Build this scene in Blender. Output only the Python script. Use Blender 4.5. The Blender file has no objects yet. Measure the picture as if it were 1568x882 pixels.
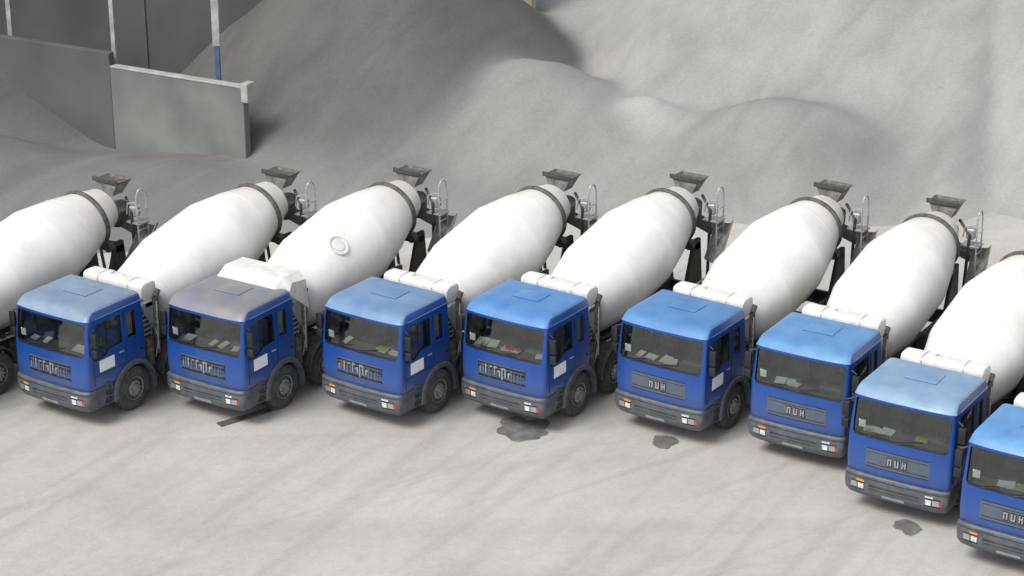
import bpy, bmesh, math, random
from mathutils import Vector, Matrix, noise
R = math.radians
sc = bpy.context.scene
random.seed(4)

# ---------------------------------------------------------------- materials
def mat(name, col, rough=.5, metal=0., var=.12, scale=3., bump=0., bscale=20., coat=0., spec=.5, col2=None, detail=6):
    m = bpy.data.materials.new(name); m.use_nodes = True
    nt = m.node_tree; b = nt.nodes['Principled BSDF']
    b.inputs['Roughness'].default_value = rough
    b.inputs['Metallic'].default_value = metal
    b.inputs['Coat Weight'].default_value = coat
    b.inputs['Coat Roughness'].default_value = .12
    b.inputs['Specular IOR Level'].default_value = spec
    tc = nt.nodes.new('ShaderNodeTexCoord')
    n = nt.nodes.new('ShaderNodeTexNoise'); n.inputs['Scale'].default_value = scale; n.inputs['Detail'].default_value = detail
    nt.links.new(tc.outputs['Object'], n.inputs['Vector'])
    r = nt.nodes.new('ShaderNodeValToRGB')
    r.color_ramp.elements[0].position = .35; r.color_ramp.elements[1].position = .65
    c2 = col2 if col2 else tuple(min(1, c*(1+var)) for c in col)
    c1 = col if col2 else tuple(c*(1-var) for c in col)
    r.color_ramp.elements[0].color = (*c1, 1); r.color_ramp.elements[1].color = (*c2, 1)
    nt.links.new(n.outputs['Fac'], r.inputs['Fac']); nt.links.new(r.outputs['Color'], b.inputs['Base Color'])
    if bump:
        n2 = nt.nodes.new('ShaderNodeTexNoise'); n2.inputs['Scale'].default_value = bscale; n2.inputs['Detail'].default_value = 8
        nt.links.new(tc.outputs['Object'], n2.inputs['Vector'])
        bp = nt.nodes.new('ShaderNodeBump'); bp.inputs['Strength'].default_value = bump; bp.inputs['Distance'].default_value = .05
        nt.links.new(n2.outputs['Fac'], bp.inputs['Height']); nt.links.new(bp.outputs['Normal'], b.inputs['Normal'])
    return m

M = {}
M['white'] = mat('tank_white', (.60,.58,.53), .5, scale=5, bump=.05, col2=(.72,.71,.68))
M['grey'] = mat('bumper_plastic', (.055,.068,.083), .5, scale=5, col2=(.10,.11,.122))
M['lgrey'] = mat('galvanised_steel', (.42,.43,.43), .45, .3, var=.2)
M['dark'] = mat('chassis_black', (.026,.027,.028), .65, scale=6, col2=(.065,.063,.06))
M['rubber'] = mat('tyre_rubber', (.040,.038,.036), .85, scale=7, bump=.2, col2=(.085,.082,.077))
M['rim'] = mat('wheel_rim', (.20,.205,.20), .5, .2, var=.25, scale=8)
M['trim'] = mat('black_trim', (.014,.014,.015), .4, var=.2)
M['bgrey'] = mat('grille_panel', (.075,.095,.13), .45, var=.1)
M['chrome'] = mat('chrome', (.42,.44,.45), .3, .6, var=.1)
M['lens'] = mat('headlamp_lens', (.6,.62,.62), .15, .1, var=.3, scale=20)
M['orange'] = mat('indicator_lens', (.8,.22,.02), .25, var=.1)
M['red'] = mat('red_plastic', (.5,.05,.03), .4, var=.1)
M['paper'] = mat('paper', (.8,.8,.78), .8, var=.03)
M['hivis'] = mat('hivis_cloth', (.35,.55,.07), .8, var=.1)
M['seat'] = mat('seat_cloth', (.10,.10,.105), .9, var=.2)
M['interior'] = mat('cab_interior', (.15,.155,.145), .8, var=.2)
M['cream'] = mat('curtain', (.5,.45,.28), .8, var=.1)
M['rust'] = mat('dirty_steel', (.11,.10,.088), .7, .2, var=.4, scale=8)
M['hop'] = mat('dusty_hopper_steel', (.10,.10,.095), .85, .0, scale=6, col2=(.22,.215,.20))

def paint():
    m = mat('blue_paint', (.008,.055,.255), .32, var=.08, scale=2, coat=.3)
    nt = m.node_tree; b = nt.nodes['Principled BSDF']
    src = b.inputs['Base Color'].links[0].from_socket
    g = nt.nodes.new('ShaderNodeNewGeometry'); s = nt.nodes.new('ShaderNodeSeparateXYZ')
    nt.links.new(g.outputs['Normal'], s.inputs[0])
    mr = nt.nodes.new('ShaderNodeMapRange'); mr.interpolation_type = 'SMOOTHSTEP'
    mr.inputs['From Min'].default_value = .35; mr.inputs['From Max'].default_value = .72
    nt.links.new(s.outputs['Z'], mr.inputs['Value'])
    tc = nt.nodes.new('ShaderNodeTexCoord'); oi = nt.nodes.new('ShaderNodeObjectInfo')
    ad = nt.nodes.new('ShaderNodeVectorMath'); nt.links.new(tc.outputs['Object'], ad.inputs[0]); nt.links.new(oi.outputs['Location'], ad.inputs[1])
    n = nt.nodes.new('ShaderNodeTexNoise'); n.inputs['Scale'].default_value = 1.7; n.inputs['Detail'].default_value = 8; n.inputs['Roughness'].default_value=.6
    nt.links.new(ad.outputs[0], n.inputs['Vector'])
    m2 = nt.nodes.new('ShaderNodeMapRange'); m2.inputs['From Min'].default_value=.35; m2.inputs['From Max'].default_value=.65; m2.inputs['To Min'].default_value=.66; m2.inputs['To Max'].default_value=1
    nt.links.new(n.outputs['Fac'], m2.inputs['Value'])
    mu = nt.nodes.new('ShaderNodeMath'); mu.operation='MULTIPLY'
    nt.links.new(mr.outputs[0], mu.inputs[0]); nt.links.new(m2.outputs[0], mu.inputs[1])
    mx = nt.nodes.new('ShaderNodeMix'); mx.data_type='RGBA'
    nt.links.new(mu.outputs[0], mx.inputs['Factor']); nt.links.new(src, mx.inputs['A']); nt.links.new(oi.outputs['Color'], mx.inputs['B'])  # upward faces take the object colour: sky reflection painted in, along with roof dust
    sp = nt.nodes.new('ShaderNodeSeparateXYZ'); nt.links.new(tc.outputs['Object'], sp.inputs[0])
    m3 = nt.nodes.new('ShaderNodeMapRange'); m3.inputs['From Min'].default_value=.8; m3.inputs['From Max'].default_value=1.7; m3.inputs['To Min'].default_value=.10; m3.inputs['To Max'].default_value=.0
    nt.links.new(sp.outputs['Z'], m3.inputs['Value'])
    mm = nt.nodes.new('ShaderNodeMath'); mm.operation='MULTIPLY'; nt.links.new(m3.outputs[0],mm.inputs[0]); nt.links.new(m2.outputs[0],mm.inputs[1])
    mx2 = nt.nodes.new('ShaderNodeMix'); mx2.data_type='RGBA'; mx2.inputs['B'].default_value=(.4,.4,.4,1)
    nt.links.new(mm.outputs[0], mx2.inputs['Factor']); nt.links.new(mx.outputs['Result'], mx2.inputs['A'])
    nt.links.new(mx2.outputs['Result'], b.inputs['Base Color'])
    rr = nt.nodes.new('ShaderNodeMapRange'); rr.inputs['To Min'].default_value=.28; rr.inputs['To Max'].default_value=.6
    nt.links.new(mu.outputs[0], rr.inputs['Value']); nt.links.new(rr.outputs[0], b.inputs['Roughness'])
    return m
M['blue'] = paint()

def drum_mat():
    m = mat('drum_white_paint', (.76,.75,.72), .4, var=.02, scale=1.2, coat=.15, col2=(.82,.81,.79))
    nt = m.node_tree; b = nt.nodes['Principled BSDF']; src = b.inputs['Base Color'].links[0].from_socket
    tc = nt.nodes.new('ShaderNodeTexCoord'); oi = nt.nodes.new('ShaderNodeObjectInfo')
    ad = nt.nodes.new('ShaderNodeVectorMath'); nt.links.new(tc.outputs['Object'], ad.inputs[0]); nt.links.new(oi.outputs['Location'], ad.inputs[1])
    n = nt.nodes.new('ShaderNodeTexNoise'); n.inputs['Scale'].default_value=.8; n.inputs['Detail'].default_value=10; n.inputs['Roughness'].default_value=.65
    nt.links.new(ad.outputs[0], n.inputs['Vector'])
    sp = nt.nodes.new('ShaderNodeSeparateXYZ'); nt.links.new(tc.outputs['Object'], sp.inputs[0])
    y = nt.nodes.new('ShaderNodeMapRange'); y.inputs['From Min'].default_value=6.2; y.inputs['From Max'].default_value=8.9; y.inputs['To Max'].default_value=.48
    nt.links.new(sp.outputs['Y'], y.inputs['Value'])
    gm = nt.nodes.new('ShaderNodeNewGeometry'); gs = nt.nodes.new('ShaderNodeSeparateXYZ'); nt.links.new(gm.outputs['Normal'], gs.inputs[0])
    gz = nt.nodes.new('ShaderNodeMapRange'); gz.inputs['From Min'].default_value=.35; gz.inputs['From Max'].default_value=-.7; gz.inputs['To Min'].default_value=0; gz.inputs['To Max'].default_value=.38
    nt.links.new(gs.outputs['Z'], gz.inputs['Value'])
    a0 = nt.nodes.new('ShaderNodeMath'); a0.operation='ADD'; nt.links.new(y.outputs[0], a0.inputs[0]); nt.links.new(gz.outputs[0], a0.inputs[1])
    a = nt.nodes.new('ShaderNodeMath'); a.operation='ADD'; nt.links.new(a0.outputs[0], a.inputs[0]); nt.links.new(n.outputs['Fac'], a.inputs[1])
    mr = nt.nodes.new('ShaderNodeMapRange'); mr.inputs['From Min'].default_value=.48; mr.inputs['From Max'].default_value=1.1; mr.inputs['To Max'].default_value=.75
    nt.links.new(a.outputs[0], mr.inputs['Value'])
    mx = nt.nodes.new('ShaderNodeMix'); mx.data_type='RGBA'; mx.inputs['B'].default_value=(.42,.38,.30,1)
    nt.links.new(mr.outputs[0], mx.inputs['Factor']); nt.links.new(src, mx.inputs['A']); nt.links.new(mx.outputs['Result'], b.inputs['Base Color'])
    return m
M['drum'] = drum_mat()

def glass_mat():
    m = bpy.data.materials.new('window_glass'); m.use_nodes=True; nt=m.node_tree
    nt.nodes.clear(); o=nt.nodes.new('ShaderNodeOutputMaterial')
    t=nt.nodes.new('ShaderNodeBsdfTransparent'); t.inputs[0].default_value=(.72,.77,.74,1)
    g=nt.nodes.new('ShaderNodeBsdfGlossy'); g.inputs['Roughness'].default_value=.05; g.inputs[0].default_value=(.85,.9,.88,1)
    f=nt.nodes.new('ShaderNodeFresnel'); f.inputs[0].default_value=1.5
    a=nt.nodes.new('ShaderNodeMath'); a.operation='MULTIPLY_ADD'; a.inputs[1].default_value=1.2; a.inputs[2].default_value=.07; a.use_clamp=True
    nt.links.new(f.outputs[0],a.inputs[0])
    x=nt.nodes.new('ShaderNodeMixShader'); nt.links.new(a.outputs[0],x.inputs[0]); nt.links.new(t.outputs[0],x.inputs[1]); nt.links.new(g.outputs[0],x.inputs[2])
    nt.links.new(x.outputs[0],o.inputs[0]); return m
M['glass'] = glass_mat()

# ---------------------------------------------------------------- mesh helper
class P:
    def __init__(s): s.bm=bmesh.new(); s.mats=[]
    def mi(s,k):
        if k not in s.mats: s.mats.append(k)
        return s.mats.index(k)
    def add(s,t,k,smooth=True):
        i=s.mi(k)
        bmesh.ops.recalc_face_normals(t,faces=t.faces)
        for f in t.faces: f.material_index=i; f.smooth=smooth
        me=bpy.data.meshes.new('t'); t.to_mesh(me); t.free(); s.bm.from_mesh(me); bpy.data.meshes.remove(me)
    def box(s,x0,x1,y0,y1,z0,z1,k,bev=.01,rot=None,seg=1):
        t=bmesh.new(); bmesh.ops.create_cube(t,size=1)
        c=Vector(((x0+x1)/2,(y0+y1)/2,(z0+z1)/2))
        bmesh.ops.scale(t,vec=(abs(x1-x0),abs(y1-y0),abs(z1-z0)),verts=t.verts)
        if bev: bmesh.ops.bevel(t,geom=t.edges[:],offset=bev,segments=seg,profile=.5,affect='EDGES')
        if rot is not None: bmesh.ops.rotate(t,cent=(0,0,0),matrix=rot,verts=t.verts)
        bmesh.ops.translate(t,vec=c,verts=t.verts); s.add(t,k)
    def loft(s,secs,k,closed_ring=True,caps=True):
        t=bmesh.new(); rows=[[t.verts.new(p) for p in sec] for sec in secs]; n=len(rows[0])
        for a,b in zip(rows,rows[1:]):
            for i in range(n if closed_ring else n-1):
                j=(i+1)%n; t.faces.new((a[i],a[j],b[j],b[i]))
        if caps: t.faces.new(rows[0][::-1]); t.faces.new(rows[-1])
        s.add(t,k)
    def lathe(s,prof,o,ax,k,seg=32,caps=True):
        ax=Vector(ax).normalized(); u=ax.orthogonal().normalized(); v=ax.cross(u); o=Vector(o)
        secs=[[o+ax*a+(u*math.cos(q)+v*math.sin(q))*max(r,.002) for q in [2*math.pi*i/seg for i in range(seg)]] for a,r in prof]
        s.loft(secs,k,caps=caps)
    def tube(s,pts,r,k,seg=8):
        for a,b in zip(pts,pts[1:]):
            a=Vector(a); b=Vector(b); s.lathe([(0,r),((b-a).length,r)],a,b-a,k,seg)
    def prism(s,pts,x0,x1,k,ax='x'):
        f={'x':lambda p,c:(c,p[0],p[1]),'y':lambda p,c:(p[0],c,p[1]),'z':lambda p,c:(p[0],p[1],c)}[ax]
        s.loft([[Vector(f(p,x0)) for p in pts],[Vector(f(p,x1)) for p in pts]],k)
    def done(s,name,ang=32):
        me=bpy.data.meshes.new(name); s.bm.to_mesh(me); s.bm.free()
        for k in s.mats: me.materials.append(M[k])
        me.set_sharp_from_angle(angle=R(ang)); return me

def interp(t,z):
    if z<=t[0][0]: return t[0][1:]
    for a,b in zip(t,t[1:]):
        if z<=b[0]:
            q=(z-a[0])/(b[0]-a[0]); return tuple(x+(y-x)*q for x,y in zip(a[1:],b[1:]))
    return t[-1][1:]
N=6.
def bowf(u,D): return D*(1-(max(0,1-u**N))**(1/N))+.05*u*u
def fy(tab,x,z):
    w,f,bk,D=interp(tab,z); u=min(abs(x)/w,.9999)
    return f+bowf(u,D)
def section(tab,z,inset=0,zz=None):
    w,f,bk,D=interp(tab,z); w-=inset; f+=inset; bk-=inset
    pts=[]
    for i in range(37):
        a=(-1+2*i/36)*math.pi/2
        x=w*math.copysign(abs(math.sin(a))**.6,a) if abs(a)>1e-9 else 0.
        u=min(abs(x)/w,1)
        pts.append(Vector((x,f+bowf(u,D),z if zz is None else zz)))
    r=.08
    for i in range(5):
        a=i/4*math.pi/2; pts.append(Vector((w-r+r*math.cos(a),bk-r+r*math.sin(a),z if zz is None else zz)))
    for i in range(5):
        a=math.pi/2+i/4*math.pi/2; pts.append(Vector((-w+r+r*math.cos(a),bk-r+r*math.sin(a),z if zz is None else zz)))
    return pts
#        z    w    f    back  D
CAB=[(.90,1.20,.02,2.10,.19),(.95,1.215,.0,2.12,.19),(1.2,1.225,-.02,2.12,.19),(1.78,1.225,.0,2.12,.19),(2.2,1.21,.05,2.11,.19),
     (2.63,1.19,.11,2.10,.19),(2.675,1.197,.10,2.105,.19),(2.695,1.188,.12,2.10,.19),(2.78,1.17,.19,2.09,.19),(2.85,1.145,.29,2.07,.19),(2.885,1.11,.40,2.04,.18),(2.902,1.05,.54,2.0,.17),(2.912,.95,.70,1.94,.15),(2.92,.6,1.0,1.8,.12)]
BUM=[(.32,1.12,.06,.70,.2),(.36,1.17,.0,.74,.22),(.46,1.22,-.06,.77,.23),(.60,1.235,-.085,.78,.23),(.86,1.235,-.075,.78,.23),(.895,1.215,-.04,.77,.23)]

def obj(me,name='t',parent=None):
    o=bpy.data.objects.new(name,me); sc.collection.objects.link(o)
    if parent: o.parent=parent
    return o
WY=1.62; WR=.57; UP=.11

def cabshell():
    order=['blue','trim','interior','grey']
    def fin(p,k):
        me=p.done('c',180)
        me.materials.clear()
        for q in order: me.materials.append(M[q])
        for f in me.polygons: f.material_index=order.index(k)
        return obj(me)
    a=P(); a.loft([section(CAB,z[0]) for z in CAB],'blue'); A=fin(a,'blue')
    cuts=[]
    b=P(); b.loft([section(CAB,z,.05,zz) for z,zz in [(1.30,1.30),(1.7,1.7),(2.2,2.2),(2.6,2.6),(2.75,2.70),(2.83,2.77),(2.885,2.82)]],'interior'); cuts.append(fin(b,'interior'))
    c=P(); c.box(-1.12,1.12,-1,.60,1.81,2.60,'trim',.05,seg=3); cuts.append(fin(c,'trim'))
    c=P(); c.prism([(.31,1.64),(.66,1.66),(.86,1.80),(1.30,1.82),(1.30,2.53),(.50,2.54),(.42,2.42)],-2,2,'trim'); cuts.append(fin(c,'trim'))
    c=P(); c.prism([(1.50,1.86),(1.80,1.86),(1.80,2.50),(1.50,2.50)],-2,2,'trim'); cuts.append(fin(c,'trim'))
    c=P(); c.lathe([(0,.73),(4,.73)],(-2,WY,WR-UP),(1,0,0),'trim',48); cuts.append(fin(c,'trim'))
    for q in cuts:
        m=A.modifiers.new('b','BOOLEAN'); m.object=q; m.solver='EXACT'; m.operation='DIFFERENCE'
    bpy.context.view_layer.update()
    dg=bpy.context.evaluated_depsgraph_get()
    me=bpy.data.meshes.new_from_object(A.evaluated_get(dg))
    for q in cuts+[A]: bpy.data.objects.remove(q)
    for f in me.polygons: f.use_smooth=True
    me.set_sharp_from_angle(angle=R(22)); me.name='cab_body'
    return me

def fstrip(p,tab,x0,x1,z0,z1,out,k,n=10,back=.03):
    secs=[]
    for i in range(n+1):
        x=x0+(x1-x0)*i/n
        a=fy(tab,x,z0); b=fy(tab,x,z1)
        secs.append([Vector((x,a-out,z0)),Vector((x,b-out,z1)),Vector((x,b+back,z1)),Vector((x,a+back,z0))])
    p.loft(secs,k)

parts={}
parts['cab_body']=cabshell()
g=P(); g.loft([section(CAB,z,.026) for z in [1.36,1.78,2.2,2.6,2.62]],'glass',caps=False); parts['window_glass']=g.done('window_glass')

t=P()
t.box(-.38,.38,1.0,1.62,2.895,2.94,'blue',.02,seg=2)
fstrip(t,CAB,-1.08,1.08,1.775,1.812,.008,'trim',20)
fstrip(t,CAB,-1.1,1.1,2.598,2.61,.004,'trim',20)
for x,l in ((-.78,.62),(-.05,.62)):
    t.tube([(x,fy(CAB,x,1.79)-.03,1.79),(x+l*.9,fy(CAB,x+l*.9,1.93)-.02,1.92)],.012,'trim',6)
for sx in (-1,1):
    X=sx*1.222
    for y in (.27,1.40): t.box(X-.006,X+.006,y-.008,y+.008,1.24 if y>1 else 1.0,1.78,'trim',0)
    t.box(sx*1.20-.012,sx*1.20+.012,1.392,1.408,1.78,2.54,'trim',0)
    t.box(X-.006,X+.006,.27,1.40,1.232,1.246,'trim',0)
    t.box(sx*1.225-.015,sx*1.225+.015,1.16,1.32,1.56,1.60,'lgrey',.005)
    t.box(sx*1.20-.01,sx*1.20+.01,.80,.83,1.80,2.52,'trim',.003)
    mx=sx*1.36
    t.tube([(sx*1.17,.30,2.52),(mx,.22,2.46)],.018,'trim',6); t.tube([(sx*1.2,.28,1.72),(mx,.22,1.78)],.018,'trim',6)
    t.box(mx-.09,mx+.09,.16,.25,2.06,2.44,'trim',.03,seg=2)
    t.box(mx-.09,mx+.09,.16,.25,1.80,2.02,'trim',.03,seg=2)
    t.box(mx-.07,mx+.07,.252,.256,2.09,2.41,'chrome',0)
    t.box(sx*1.19,sx*1.24,.60,.80,.90,.95,'grey',.01)
    t.tube([(sx*1.235,.27,1.8),(sx*1.225,.30,2.3)],.012,'trim',6)
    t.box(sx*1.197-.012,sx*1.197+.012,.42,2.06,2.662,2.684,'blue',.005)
    for z in (1.0,1.4): t.box(X-.004,X+.004,1.9,2.0,z,z+.05,'trim',.0)
parts['cab_trim']=t.done('cab_trim')
t=P()
t.box(1.2225,1.234,.46,.98,1.30,1.60,'paper',.002)
parts['door_sign']=t.done('door_sign')

t=P(); t.loft([section(BUM,z[0]) for z in BUM],'grey')
fstrip(t,BUM,-.60,.60,.56,.68,.004,'dark',10)
fstrip(t,BUM,-.56,.56,.61,.63,.012,'grey',10)
fstrip(t,BUM,-.30,.30,.41,.50,.006,'bgrey',6)
fstrip(t,BUM,-1.2,1.2,.80,.815,.004,'trim',36)
fstrip(t,BUM,-.30,-.02,.82,.87,.006,'bgrey',4); fstrip(t,BUM,.02,.30,.82,.87,.006,'bgrey',4)
for sx in (-1,1):
    xs=lambda a,b:(min(sx*a,sx*b),max(sx*a,sx*b))
    fstrip(t,BUM,*xs(.70,1.06),.50,.70,.003,'trim',6)
    fstrip(t,BUM,*xs(.73,.86),.54,.66,.010,'lens',3); fstrip(t,BUM,*xs(.89,1.04),.54,.67,.010,'chrome',4)
    fstrip(t,BUM,*xs(.72,.90),.71,.75,.008,'orange' if sx<0 else 'lens',4)
    if sx>0: fstrip(t,BUM,1.05,1.10,.54,.66,.01,'red',2)
    t.box(*xs(.80,1.20),.78,.90,.36,.90,'grey',.01)
    for z in (.40,.58,.76): t.box(*xs(.95,1.245),.56,.98,z,z+.035,'grey',.008)
    for z in (.46,.64): t.box(*xs(1.0,1.241),.60,.785,z,z+.10,'trim',.004)
parts['bumper']=t.done('bumper')

def grille(kind):
    t=P(); o=.06
    if kind==0:
        fstrip(t,CAB,-.68,.70,1.05+o,1.46+o,.006,'trim',12); fstrip(t,CAB,-.68,.70,1.445+o,1.47+o,.02,'bgrey',12); fstrip(t,CAB,-.68,.70,1.04+o,1.06+o,.02,'bgrey',12)
        for z in (1.14,1.25,1.36): fstrip(t,CAB,-.66,.68,z+o,z+.025+o,.012,'bgrey',12)
        x=-.62; rr=random.Random(3)
        while x<.6:
            w=rr.choice((.03,.035,.05)); a=rr.choice((1.10,1.11,1.18))+o; b=rr.choice((1.41,1.40,1.32))+o
            fstrip(t,CAB,x,x+w,a,b,.018,'chrome' if rr.random()<.5 else 'bgrey',1)
            if rr.random()<.4: fstrip(t,CAB,x+w,x+w+.05,b-.04,b-.005,.016,'chrome',1)
            x+=w+rr.choice((.03,.04,.06))
    else:
        fstrip(t,CAB,-.74,.76,1.05+o,1.46+o,.010,'bgrey',12)
        fstrip(t,CAB,-.72,.74,1.46+o,1.472+o,.012,'trim',12); fstrip(t,CAB,-.72,.74,1.035+o,1.048+o,.012,'trim',12)
        for z in (1.11,1.39): fstrip(t,CAB,-.7,.72,z+o,z+.01+o,.012,'trim',12)
        for j,x in enumerate((-.17,.0,.17)):
            fstrip(t,CAB,x-.065,x+.065,1.15+o,1.35+o,.014,'trim',1)
            fstrip(t,CAB,x-.05,x-.02,1.17+o,1.33+o,.02,'chrome',1); fstrip(t,CAB,x+.015,x+.045,1.17+o,1.33+o,.02,'chrome',1)
            fstrip(t,CAB,x-.02,x+.015,(1.30,1.17,1.24)[j]+o,(1.33,1.20,1.27)[j]+o,.019,'chrome',1)
    return t.done('grille')
GR=[grille(0),grille(1)]

t=P()
t.box(-1.10,1.10,.40,.80,1.31,1.66,'interior',.05,seg=2); t.box(-1.07,1.07,.27,.70,1.6,1.735,'interior',.03)
t.box(.25,.85,.6,.85,1.6,1.80,'interior',.05)
for x in (-.6,.6):
    t.box(x-.25,x+.25,1.1,1.6,1.31,1.62,'seat',.06,seg=2); t.box(x-.24,x+.24,1.52,1.68,1.6,2.22,'seat',.06,seg=2); t.box(x-.14,x+.14,1.54,1.66,2.24,2.45,'seat',.05,seg=2)
ring=[Vector((.58+.21*math.cos(a),.92+.21*math.sin(a)*.45,1.86+.21*math.sin(a)*.9)) for a in [i*math.pi/8 for i in range(17)]]
t.tube(ring,.018,'trim',6); t.tube([(.58,.92,1.86),(.58,.8,1.7)],.03,'trim',6)
parts['cab_interior']=t.done('cab_interior')
t=P()
for sx in (-1,1): t.box(sx*1.12-.01,sx*1.12+.01,1.53,1.76,1.88,2.48,'cream',.003)
parts['curtain']=t.done('curtain')

def wheel(p,x,y,sx,front=True,r=WR,w=.16):
    p.lathe([(-w,r*.55),(-w,r*.88),(-w*.85,r*.97),(-w*.6,r),(w*.6,r),(w*.85,r*.97),(w,r*.88),(w*1.0,r*.6),(w*.9,r*.56)],(x,y,r),(sx,0,0),'rubber',40)
    if front: pr=[(w*.75,r*.55),(w*1.02,r*.54),(w*.95,r*.50),(w*.5,r*.46),(w*.65,r*.40),(w*.9,r*.34),(w*1.0,r*.24),(w*1.4,r*.22),(w*1.5,r*.12)]
    else: pr=[(w*.75,r*.60),(w*1.02,r*.59),(w*.9,r*.54),(-w*.4,r*.48),(-w*.5,r*.30),(-w*.1,r*.27),(w*.1,r*.15)]
    p.lathe(pr,(x,y,r),(sx,0,0),'rim',32)
    for i in range(10):
        a=i*math.pi/5; rr=r*.31
        p.lathe([(0,.016),(.04,.016)],(x+sx*(w*.93 if front else -w*.45),y+rr*math.cos(a),r+rr*math.sin(a)),(sx,0,0),'lgrey',6)
t=P()
AX=(WY,3.35,6.45,7.85)
for sx in (-1,1):
    for y in AX[:2]: wheel(t,sx*1.06,y,sx)
    for y in AX[2:]: wheel(t,sx*1.08,y,sx,False); wheel(t,sx*.74,y,sx,False)
for y in AX: t.tube([(-1,y,WR),(1,y,WR)],.07,'dark',8)
parts['wheels']=t.done('wheels')

t=P()
def arch(y,r0,r1,a0,a1,x0,x1,k,z=WR,n=18):
    for sx in (-1,1):
        secs=[]
        for i in range(n+1):
            a=R(a0+(a1-a0)*i/n); c,s_=math.cos(a),math.sin(a)
            secs.append([Vector((sx*x0,y+r0*c,z+r0*s_)),Vector((sx*x1,y+r0*c,z+r0*s_)),Vector((sx*x1,y+r1*c,z+r1*s_)),Vector((sx*(x1-.03),y+(r1+.02)*c,z+(r1+.02)*s_)),Vector((sx*x0,y+(r1+.02)*c,z+(r1+.02)*s_))])
        t.loft(secs,k)
arch(WY,.645,.75,-15,186,.78,1.275,'grey')
arch(AX[1],.66,.70,5,178,.85,1.25,'dark')
arch(AX[2],.66,.69,28,165,.6,1.24,'dark'); arch(AX[3],.66,.69,-5,152,.6,1.24,'dark')
parts['mudguards']=t.done('mudguards')

t=P()
for x in (-.42,.42): t.box(x-.04,x+.04,.5,9.1,.72,1.0,'dark',.01)
for y in (2.3,4.3,5.4,7.2,9.0): t.box(-.42,.42,y-.05,y+.05,.76,.96,'dark',0)
for x in (-.45,.45): t.box(x-.05,x+.05,2.9,9.1,1.0,1.14,'rust',.01)
t.box(-.95,.95,2.24,2.62,.95,2.35,'dark',.03)
for i in range(9): t.box(.955,.975,2.28,2.60,1.15+i*.13,1.19+i*.13,'lgrey',0)
t.lathe([(0,.09),(1.5,.09)],(.98,2.78,1.1),(0,0,1),'rust',16); t.lathe([(0,.13),(.7,.13)],(1.0,2.45,.9),(0,0,1),'rust',14)
t.tube([(.98,2.78,2.6),(.98,2.9,2.75)],.09,'rust',12)
t.lathe([(0,.18),(.02,.2),(.9,.2),(.92,.18)],(-1.02,4.3,.75),(0,1,0),'lgrey',20)
t.box(.72,1.2,4.2,5.1,.5,1.05,'rust',.06,seg=3); t.box(-1.2,-.72,4.3,5.5,.45,1.0,'dark',.06,seg=3)
t.prism([(2.75,1.14),(3.35,1.14),(3.15,2.2),(2.9,2.2)],-.5,.5,'rust')
t.lathe([(0,.3),(.3,.34),(.45,.3)],(0,2.75,1.86),(0,5.6,1.25),'dark',20)
for x in (-.8,.95): t.prism([(2.35,2.3),(2.75,1.7),(2.8,2.5),(2.4,2.5)],x-.03,x+.03,'lgrey')
for i in range(4): t.box(.75,1.06,2.72,2.78,1.75+i*.16,1.80+i*.16,'lgrey',0)
t.tube([(1.06,2.75,1.2),(1.06,2.75,2.5)],.02,'lgrey',6); t.tube([(.75,2.75,1.2),(.75,2.75,2.5)],.02,'lgrey',6)
t.tube([(-.6,2.7,1.3),(-.6,2.8,2.3),(-.2,2.9,2.2)],.03,'dark',6)
for j in range(4): t.tube([(1.0-.12*j,2.68,1.0),(1.08-.1*j,2.72,1.5+.1*j),(.9-.1*j,2.7,2.2)],.018,'trim' if j%2 else 'lgrey',5)
for sx in (-1,1):
    t.tube([(sx*.9,3.4,1.3),(sx*1.12,5.0,1.35),(sx*1.12,8.2,1.6)],.025,'lgrey',6)
    for y in (3.8,5.2,6.8,8.2): t.tube([(sx*.5,y,1.1),(sx*1.1,y,1.42)],.025,'dark',6)
for sx in (-1,1):
    t.prism([(8.0,1.14),(8.9,1.14),(8.75,2.45),(8.45,2.45)],sx*.55-.05,sx*.55+.05,'dark')
    t.tube([(sx*.60,9.2,1.1),(sx*.74,8.98,3.2)],.045,'dark',8)
    t.tube([(sx*.74,8.98,3.2),(sx*.36,9.2,3.5)],.04,'dark',8)
    t.lathe([(-.1,.13),(.1,.13)],(sx*.52,8.28,2.38),(0,5.6,1.25),'rust',20)
t.box(-.6,.6,8.45,8.75,2.15,2.35,'dark',.01); t.box(-1.15,1.15,9.0,9.12,.55,.75,'dark',.01)
for sx in (-1,1): t.box(sx*.95-.16,sx*.95+.16,9.12,9.16,.58,.72,'red',.005)
parts['chassis']=t.done('chassis')

t=P()
prof=[]
for i in range(24):
    a=2*math.pi*i/24; c,s_=math.cos(a),math.sin(a)
    prof.append((2.60+.27*math.copysign(abs(c)**.5,c),2.68+.23*math.copysign(abs(s_)**.5,s_)))
def tsec(x,q): return [Vector((x,2.60+(y-2.60)*q,2.68+(z-2.68)*q)) for y,z in prof]
t.loft([tsec(-1.02,.75),tsec(-1.0,.95),tsec(-.95,1),tsec(.9,1),tsec(.96,.95),tsec(.98,.75)],'white')
for x in (-.5,.5):
    t.loft([[Vector((x+d,2.60+(y-2.60)*1.03,2.68+(z-2.68)*1.03)) for y,z in prof] for d in (-.015,.015)],'lgrey')
t.lathe([(0,.09),(.06,.09),(.07,.05)],(-.3,2.6,2.9),(0,0,1),'white',16)
t.box(.62,.98,2.42,2.8,2.25,2.46,'white',.03)
parts['water_tank']=t.done('water_tank')

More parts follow.
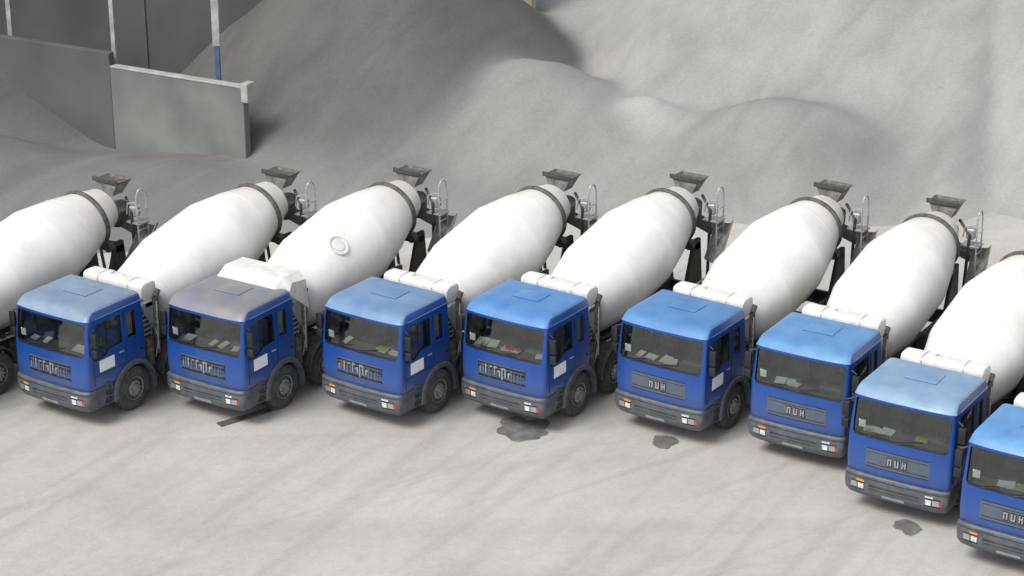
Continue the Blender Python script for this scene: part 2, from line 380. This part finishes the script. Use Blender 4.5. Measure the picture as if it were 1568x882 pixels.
A=Vector((0,3.10,1.98)); B=Vector((0,8.78,3.22)); ax=(B-A).normalized()
t=P()
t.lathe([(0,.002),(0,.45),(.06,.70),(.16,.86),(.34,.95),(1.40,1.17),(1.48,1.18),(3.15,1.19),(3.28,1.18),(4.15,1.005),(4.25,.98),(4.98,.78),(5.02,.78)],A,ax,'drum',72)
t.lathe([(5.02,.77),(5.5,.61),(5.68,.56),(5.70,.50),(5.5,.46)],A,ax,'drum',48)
for s_,r in ((1.44,1.175),(3.22,1.185),(4.2,.992),(.35,.95)): t.lathe([(s_-.010,r-.02),(s_-.008,r+.004),(s_+.008,r+.004),(s_+.010,r-.02)],A,ax,'drum',72)
parts['mixing_drum']=t.done('mixing_drum',7)
t=P()
t.lathe([(4.92,.75),(4.92,.84),(4.95,.855),(5.02,.855),(5.05,.84),(5.05,.75)],A,ax,'rust',64)
parts['drum_ring']=t.done('drum_ring')

t=P()
def frus(z0,z1,a0,a1,y0,b0,y1,b1,k):
    o0=[(-a0,y0-b0),(a0,y0-b0),(a0,y0+b0),(-a0,y0+b0)]; o1=[(-a1,y1-b1),(a1,y1-b1),(a1,y1+b1),(-a1,y1+b1)]
    i1=[(x*(1-.08),y1+(y-y1)*.92) for x,y in o1]; i0=[(x*.9,y0+(y-y0)*.9) for x,y in o0]
    t.loft([[Vector((x,y,z0)) for x,y in o0],[Vector((x,y,z1)) for x,y in o1],[Vector((x,y,z1)) for x,y in i1],[Vector((x,y,z0+.02)) for x,y in i0]],k)
frus(3.50,3.80,.24,.36,9.02,.2,9.12,.27,'hop')
frus(3.80,3.88,.36,.43,9.12,.27,9.12,.31,'rust')
t.box(-.45,.45,8.79,8.83,3.84,3.97,'dark',.01)
t.lathe([(0,.36),(.5,.26)],(0,9.15,3.05),(0,.35,-1),'rust',20)
def half(p0,p1,r,k):
    p0=Vector(p0);p1=Vector(p1); d=(p1-p0).normalized(); side=d.cross(Vector((0,0,1))).normalized(); up=side.cross(d)
    secs=[]
    for q in (p0,p1):
        secs.append([q+side*r*math.cos(a)-up*r*math.sin(a) for a in [math.pi*i/10 for i in range(11)]]+[q+side*(r-.02)*math.cos(a)-up*(r-.02)*math.sin(a) for a in [math.pi*(10-i)/10 for i in range(11)]])
    t.loft(secs,k)
half((.1,9.35,2.7),(.95,9.6,2.3),.26,'hop')
half((.95,9.45,2.75),(1.12,8.5,1.9),.24,'hop')
for dy in (0,.38): t.tube([(.98,9.0+dy,1.0),(.92,9.0+dy,3.45)],.024,'lgrey',6)
for i in range(8): t.tube([(.97,9.0,1.2+i*.28),(.97,9.38,1.2+i*.28)],.018,'lgrey',6)
arcp=[(.92+.0*a,9.19+.19*math.cos(a),3.45+.28*math.sin(a)) for a in [math.pi*i/8 for i in range(9)]]
t.tube(arcp,.024,'lgrey',6)
t.tube([(.92,9.0,3.4),(.6,9.0,3.3),(.55,9.0,3.0)],.022,'lgrey',6)
t.box(.5,1.0,8.98,9.4,2.75,2.79,'lgrey',.005)
t.box(.62,.86,9.0,9.25,2.95,3.25,'lgrey',.04)
parts['hopper_and_chute']=t.done('hopper_and_chute')

t=P()
t.loft([[Vector((x,y,z)) for y,z in pr] for x,pr in ((-1.05,[(1.95,2.85),(2.2,3.02),(2.85,2.96),(2.9,2.5)]),(-.95,[(1.8,2.9),(2.15,3.12),(2.85,3.10),(2.95,2.5)]),(.85,[(1.8,2.9),(2.15,3.12),(2.85,3.10),(2.95,2.5)]),(1.08,[(2.1,2.75),(2.25,3.0),(2.8,2.92),(2.9,2.1)]))],'white')
deflector=t.done('air_deflector',20)
def drum_disc():
    t=P(); s_=1.72; up=Vector((1,0,0)).cross(ax).normalized()
    if up.z<0: up=-up
    d=(Vector((1,0,0))*.66+up*.75).normalized()
    c=A+ax*s_+d*1.172
    t.lathe([(0,.29),(.03,.29),(.035,.24),(.01,.23)],c,d,'white',32); t.lathe([(0,.17),(.03,.17),(.035,.15)],c,d,'drum',28)
    return t.done('inspection_hatch')
hatch=drum_disc()

trucks=[
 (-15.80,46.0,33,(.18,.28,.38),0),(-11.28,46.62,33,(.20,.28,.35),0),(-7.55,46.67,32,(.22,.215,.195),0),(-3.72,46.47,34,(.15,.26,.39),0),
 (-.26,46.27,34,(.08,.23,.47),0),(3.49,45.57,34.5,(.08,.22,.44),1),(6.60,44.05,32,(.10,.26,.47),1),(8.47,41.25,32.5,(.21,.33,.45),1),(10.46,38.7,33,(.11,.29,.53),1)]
rr=random.Random(11)
for i,(x,y,yaw,colr,gk) in enumerate(trucks):
    e=bpy.data.objects.new('concrete_mixer_truck',None); sc.collection.objects.link(e)
    e.location=(x,y,0); e.rotation_euler=(0,0,-R(yaw)); e.empty_display_size=.5
    def part(me,k):
        o=obj(me,k,e)
        if k not in('wheels','mudguards','chassis'): o.location.z=UP
        return o
    for k,me in parts.items():
        if k=='door_sign' and i>5: continue
        o=part(me,k)
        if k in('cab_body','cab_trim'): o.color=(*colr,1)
    part(GR[gk],'grille')
    if i==2: part(deflector,'air_deflector'); part(hatch,'inspection_hatch')
    t=P()
    for j in range(rr.choice((3,4,5))):
        px=rr.uniform(-.9,.8); s_=rr.uniform(.08,.17)
        t.box(px-s_,px+s_,.36,.36+rr.uniform(.14,.3),1.77,1.785,'paper',.002,rot=Matrix.Rotation(rr.uniform(-.4,.4),3,'Z')@Matrix.Rotation(.35,3,'X'))
    if i==4:
        for j in range(4): t.box(-.35+j*.16,-.25+j*.17,.42,.54,1.75,1.85,'red',.02)
    if i in(3,7): t.box(.2,.5,.40,.6,1.75,1.82,'hivis',.03,seg=2)
    if i==8: t.box(-.2,.5,.36,.65,1.75,1.79,'cream',.01)
    t.box(-1.0,-.84,fy(CAB,-.92,2.0)+.05,fy(CAB,-.92,2.0)+.055,1.94,2.12,'paper',0)
    part(t.done('dashboard_items'),'dashboard_items')
    t=P(); fstrip(t,BUM,-.28,.24,.42,.49,.012,'chrome',3); part(t.done('number_plate'),'number_plate')

# ---------------------------------------------------------------- ground
def nodes_fn(nt):
    tc=nt.nodes.new('ShaderNodeTexCoord')
    def nz(scale,det,lx=1,ly=1,rot=0,dist=0,rough=.5):
        mp=nt.nodes.new('ShaderNodeMapping'); mp.vector_type='TEXTURE'; mp.inputs['Scale'].default_value=(lx,ly,1); mp.inputs['Rotation'].default_value=(0,0,rot)
        nt.links.new(tc.outputs['Object'],mp.inputs[0])
        n=nt.nodes.new('ShaderNodeTexNoise'); n.inputs['Scale'].default_value=scale; n.inputs['Detail'].default_value=det; n.inputs['Distortion'].default_value=dist; n.inputs['Roughness'].default_value=rough
        nt.links.new(mp.outputs[0],n.inputs['Vector']); return n.outputs['Fac']
    def ramp(s,a,b_,c0,c1):
        r=nt.nodes.new('ShaderNodeValToRGB'); r.color_ramp.elements[0].position=a; r.color_ramp.elements[1].position=b_
        r.color_ramp.elements[0].color=(*c0,1); r.color_ramp.elements[1].color=(*c1,1); nt.links.new(s,r.inputs[0]); return r.outputs[0]
    def mul(a,b_,f=1):
        x=nt.nodes.new('ShaderNodeMix'); x.data_type='RGBA'; x.blend_type='MULTIPLY'; x.inputs['Factor'].default_value=f
        nt.links.new(a,x.inputs['A']); nt.links.new(b_,x.inputs['B']); return x.outputs['Result']
    return nz,ramp,mul
def g3(v): return (v,v,v)
def ground_mat():
    m=bpy.data.materials.new('dusty_concrete'); m.use_nodes=True; nt=m.node_tree; b=nt.nodes['Principled BSDF']
    b.inputs['Roughness'].default_value=.85; b.inputs['Specular IOR Level'].default_value=.25
    nz,ramp,mul=nodes_fn(nt)
    c=ramp(nz(.11,5),.35,.7,(.445,.428,.405),(.515,.500,.475))
    c=mul(c,ramp(nz(.5,9,1.6,1.,.9,1.2,.6),.38,.6,g3(.92),g3(1)))
    c=mul(c,ramp(nz(1.1,5,14,.8,R(60),.25),.36,.50,g3(.89),g3(1)))
    c=mul(c,ramp(nz(.9,4,16,.9,R(35),.5),.34,.42,g3(.90),g3(1)))
    c=mul(c,ramp(nz(.8,4,12,1.2,R(5),.6),.34,.46,g3(.94),g3(1)))
    c=mul(c,ramp(nz(3.5,12,1,1,0,0,.7),.35,.65,g3(.92),g3(1.02)))
    c=mul(c,ramp(nz(14,8),.3,.7,g3(.94),g3(1)))
    nt.links.new(c,b.inputs['Base Color'])
    bp=nt.nodes.new('ShaderNodeBump'); bp.inputs['Strength'].default_value=.25; bp.inputs['Distance'].default_value=.04
    nt.links.new(nz(5,10,rough=.6),bp.inputs['Height']); nt.links.new(bp.outputs[0],b.inputs['Normal'])
    return m
M['ground']=ground_mat()
g=P(); t=bmesh.new()
bmesh.ops.create_grid(t,x_segments=40,y_segments=40,size=600); g.add(t,'ground'); obj(g.done('ground'),'ground')

M['wet']=mat('oil_stain',(.11,.11,.108),.6,var=.3,scale=4,col2=(.2,.2,.195))
def stain(x,y,rx,ry,rot,seed,z=.004,k='wet',name='oil_stain'):
    t=bmesh.new(); vs=[]
    for i in range(64):
        a=2*math.pi*i/64; q=1+.42*noise.noise(Vector((math.cos(a)*1.6,math.sin(a)*1.6,seed)))+.12*noise.noise(Vector((math.cos(a)*5,math.sin(a)*5,seed)))
        X=rx*q*math.cos(a); Y=ry*q*math.sin(a); vs.append(t.verts.new((x+X*math.cos(rot)-Y*math.sin(rot),y+X*math.sin(rot)+Y*math.cos(rot),z)))
    t.faces.new(vs); p=P(); p.add(t,k,False); obj(p.done(name),name)
stain(.3,46.15,.62,.66,.3,2.1); stain(3.7,45.4,.33,.36,0,5.3); stain(8.75,41.0,.28,.36,.2,9.7)
p=P(); p.box(-.75,.75,-.12,.12,0,.03,'rust',.005); o=obj(p.done('steel_plank'),'steel_plank'); o.location=(-6.6,46.8,.002); o.rotation_euler=(0,0,R(38))

# ---------------------------------------------------------------- gravel banks: one terrain
def smax(vals,k):
    m=max(vals); return m+k*math.log(sum(math.exp((v-m)/k) for v in vals))
def smin(a,b,k): return -smax([-a,-b],k)
def cone(X,Y,cx,cy,H,rx,ry,rnd,seed):
    dx=(X-cx)/rx; dy=(Y-cy)/ry
    a=math.atan2(dy,dx); r=math.hypot(dx,dy)*(1+.13*noise.noise(Vector((math.cos(a)*1.2,math.sin(a)*1.2,seed))))
    return H*(1-(math.sqrt(r*r+rnd*rnd)-rnd)/(math.sqrt(1+rnd*rnd)-rnd))
L_,Mm,D_=.325,.235,.125
def terrain(X,Y):
    wv=.9*noise.noise(Vector((X*.09,Y*.05,3.1)))
    p1=.52*(Y-61.5-.02*X+2.0*wv)
    p2=.60*(X+2.6)+.28*(Y-68)
    p3=.22*(Y-60)+.62*(X-2.6)
    p4=.62*(Y-61.5)-.48*(X-10.5)+1.6
    bank=smin(smin(p1,p2,.2),smin(p3,p4,.08),.10)
    r2=smin(.45*(Y-61.5)+.40*(X-16.5),12,.1)
    r2=smin(r2,.58*(Y-62)-.10*(X-18),.1)
    bank=max(bank,r2)
    base=.42*(Y-66)-.03*X if X>-1.5 else -9
    bank=max(bank,base)
    bank=smin(bank,13.,.8)
    bank=.7*math.log(1+math.exp(min(bank/.7,40)))-.45
    left=max(0,min(1,(-2-X)/6))
    c=[(bank,L_),
       (cone(X,Y,.5,68.6,3.4,8.5,6.6,.08,3.3),L_*.88),
       (cone(X,Y,8.8,66.2,2.7,7.5,5.2,.16,6.1),Mm*1.16),
       (cone(X,Y,4.6,67.3,2.5,5.0,3.2,.10,2.1),L_*1.28),
       (cone(X,Y,-4.5,74.5,6.8,9.7,11.2,.2,2.2),D_),
       (cone(X,Y,-4.5,65,1.2,7,5,.5,5.9),L_*.72),
       (cone(X,Y,-19,64.5,2.0,7,5,.45,9.4),Mm*.72),
       (cone(X,Y,-12.5,63.5,1.2,8,5.0,.5,11.4),Mm*.85),
       (cone(X,Y,-21,73,3.0,9,6,.3,15.4),Mm*.5),
       (cone(X,Y,-31,67,4,9,8,.3,12.4),D_),
       (-.25+.36*left*min(1,max(0,(Y-60)/3)),.40-.22*left)]
    h=smax([q[0] for q in c],.14)
    m=max(q[0] for q in c); ws=[math.exp((q[0]-m)/.26) for q in c]; s=sum(ws)
    return h,sum(w_*q[1] for w_,q in zip(ws,c))/s
def terr_mat():
    m=bpy.data.materials.new('gravel'); m.use_nodes=True; nt=m.node_tree; b=nt.nodes['Principled BSDF']
    b.inputs['Roughness'].default_value=.95; b.inputs['Specular IOR Level'].default_value=.15
    nz,ramp,mul=nodes_fn(nt)
    at=nt.nodes.new('ShaderNodeAttribute'); at.attribute_name='gravel_tone'
    c=mul(at.outputs['Color'],ramp(nz(.2,8),.3,.7,g3(.86),g3(1.07)))
    c=mul(c,ramp(nz(.8,6,6,.8,R(58),.5),.35,.6,g3(.87),g3(1.0)))
    c=mul(c,ramp(nz(9,8),.3,.7,g3(.92),g3(1.04)))
    nt.links.new(c,b.inputs['Base Color'])
    bp=nt.nodes.new('ShaderNodeBump'); bp.inputs['Strength'].default_value=.25; bp.inputs['Distance'].default_value=.05
    nt.links.new(nz(5,8),bp.inputs['Height']); nt.links.new(bp.outputs[0],b.inputs['Normal'])
    return m
nx,ny=380,230; x0,x1,y0,y1=-50,60,56,118
vs=[];fs=[];tone=[]
for j in range(ny+1):
    Y=y0+(y1-y0)*(j/ny)**1.35
    for i in range(nx+1):
        X=x0+(x1-x0)*i/nx
        h,tn=terrain(X,Y)
        if h>0:
            h+=(.16*noise.fractal(Vector((X*.22,Y*.22,1.3)),1,2,4)+.07*noise.noise(Vector((X*1.1-Y*.6,Y*.2,7.7))))*min(1,h*.8)
        if j in(0,ny) or i in(0,nx): h=-.3
        vs.append((X,Y,h-.02)); tone.append(tn)
for j in range(ny):
    for i in range(nx):
        a=j*(nx+1)+i; fs.append((a,a+1,a+nx+2,a+nx+1))
me=bpy.data.meshes.new('gravel_bank'); me.from_pydata(vs,[],fs)
ca=me.color_attributes.new('gravel_tone','FLOAT_COLOR','POINT')
for i,tn in enumerate(tone): ca.data[i].color=(tn,tn*.98,tn*.94,1)
me.materials.append(terr_mat()); me.shade_smooth(); obj(me,'gravel_bank')

# ---------------------------------------------------------------- walls
M['conc_d']=mat('dark_concrete',(.062,.068,.065),.9,scale=.3,bump=.15,bscale=4,detail=9,col2=(.10,.105,.098))
M['conc_l']=mat('weathered_concrete',(.13,.14,.132),.9,scale=.5,bump=.15,bscale=4,detail=9,col2=(.20,.21,.195))
M['conc_t']=mat('pale_concrete',(.34,.34,.32),.9,scale=2,var=.15)
M['panel']=mat('yellowish_panel',(.30,.29,.22),.8,scale=1,var=.12)
M['steel_b']=mat('blue_steel',(.06,.10,.20),.6,scale=3,var=.2)
p=P(); p.box(-45,-1.3,75,75.5,0,10,'conc_d',.02)
for i in range(6): p.box(-44+i*7.6,-43.9+i*7.6,74.95,74.998,0,10,'conc_d',.01)
p.box(-1.295,.75,75,75.5,0,10,'panel',.02); p.box(.75,.9,74.9,75.6,0,10,'conc_l',.01)
obj(p.done('concrete_wall'),'concrete_wall')
a=Vector((-8.75,66.0,0)); b=Vector((-13.6,68.7,0)); d=(b-a); L=d.length
p=P(); p.box(0,L,-.15,.15,0,3.1,'conc_l',.02); p.box(-.02,L,-.17,.17,3.1,3.17,'conc_t',.02); p.box(-.22,.05,-.22,.22,2.65,3.3,'conc_t',.02)
p.box(L+.002,L+5.5,-.12,.15,0,3.6,'conc_d',.02)
o=obj(p.done('retaining_wall'),'retaining_wall'); o.location=a; o.rotation_euler=(0,0,math.atan2(d.y,d.x))
def col(x,y,w,zb):
    p=P(); p.box(-w,w,-.12,.12,zb,11,'lgrey' ,.01); p.box(-w*.7,w*.7,-.10,.10,0,zb,'steel_b' if zb>3 else 'lgrey',.01); p.box(-w*2,w*2,-.25,.25,0,.04,'lgrey',.01)
    o=obj(p.done('support_column'),'support_column'); o.location=(x,y,0)
col(-9.75,66.9,.12,4.3); col(-13.6,69.2,.07,2); col(-17.9,72.5,.08,2)

# ---------------------------------------------------------------- light
w=bpy.data.worlds.new('World'); sc.world=w; w.use_nodes=True; nt=w.node_tree
sk=nt.nodes.new('ShaderNodeTexSky'); sk.sky_type='NISHITA'; sk.sun_disc=False
el=R(50)
sk.sun_elevation=el; sk.dust_density=2.5; sk.air_density=1
sd=Vector((-.74*math.cos(el),-.67*math.cos(el),math.sin(el))).normalized()
sk.sun_rotation=math.atan2(sd.x,sd.y)
hs=nt.nodes.new('ShaderNodeHueSaturation'); hs.inputs['Saturation'].default_value=.3; hs.inputs['Value'].default_value=1.25
nt.links.new(sk.outputs[0],hs.inputs['Color']); nt.links.new(hs.outputs[0],nt.nodes['Background'].inputs[0]); nt.nodes['Background'].inputs[1].default_value=.15
l=bpy.data.lights.new('sun','SUN'); l.energy=2.6; l.angle=R(22); l.color=(1,.965,.91)
lo=bpy.data.objects.new('sun',l); sc.collection.objects.link(lo); lo.rotation_euler=(-sd).to_track_quat('-Z','Y').to_euler()

c=bpy.data.cameras.new('camera'); c.lens=73; c.sensor_width=36; c.clip_end=2000
co=bpy.data.objects.new('camera',c); sc.collection.objects.link(co); co.location=(0,0,21.4); co.rotation_euler=(R(69),0,0); sc.camera=co
sc.view_settings.view_transform='Standard'; sc.view_settings.look='None'; sc.view_settings.exposure=0
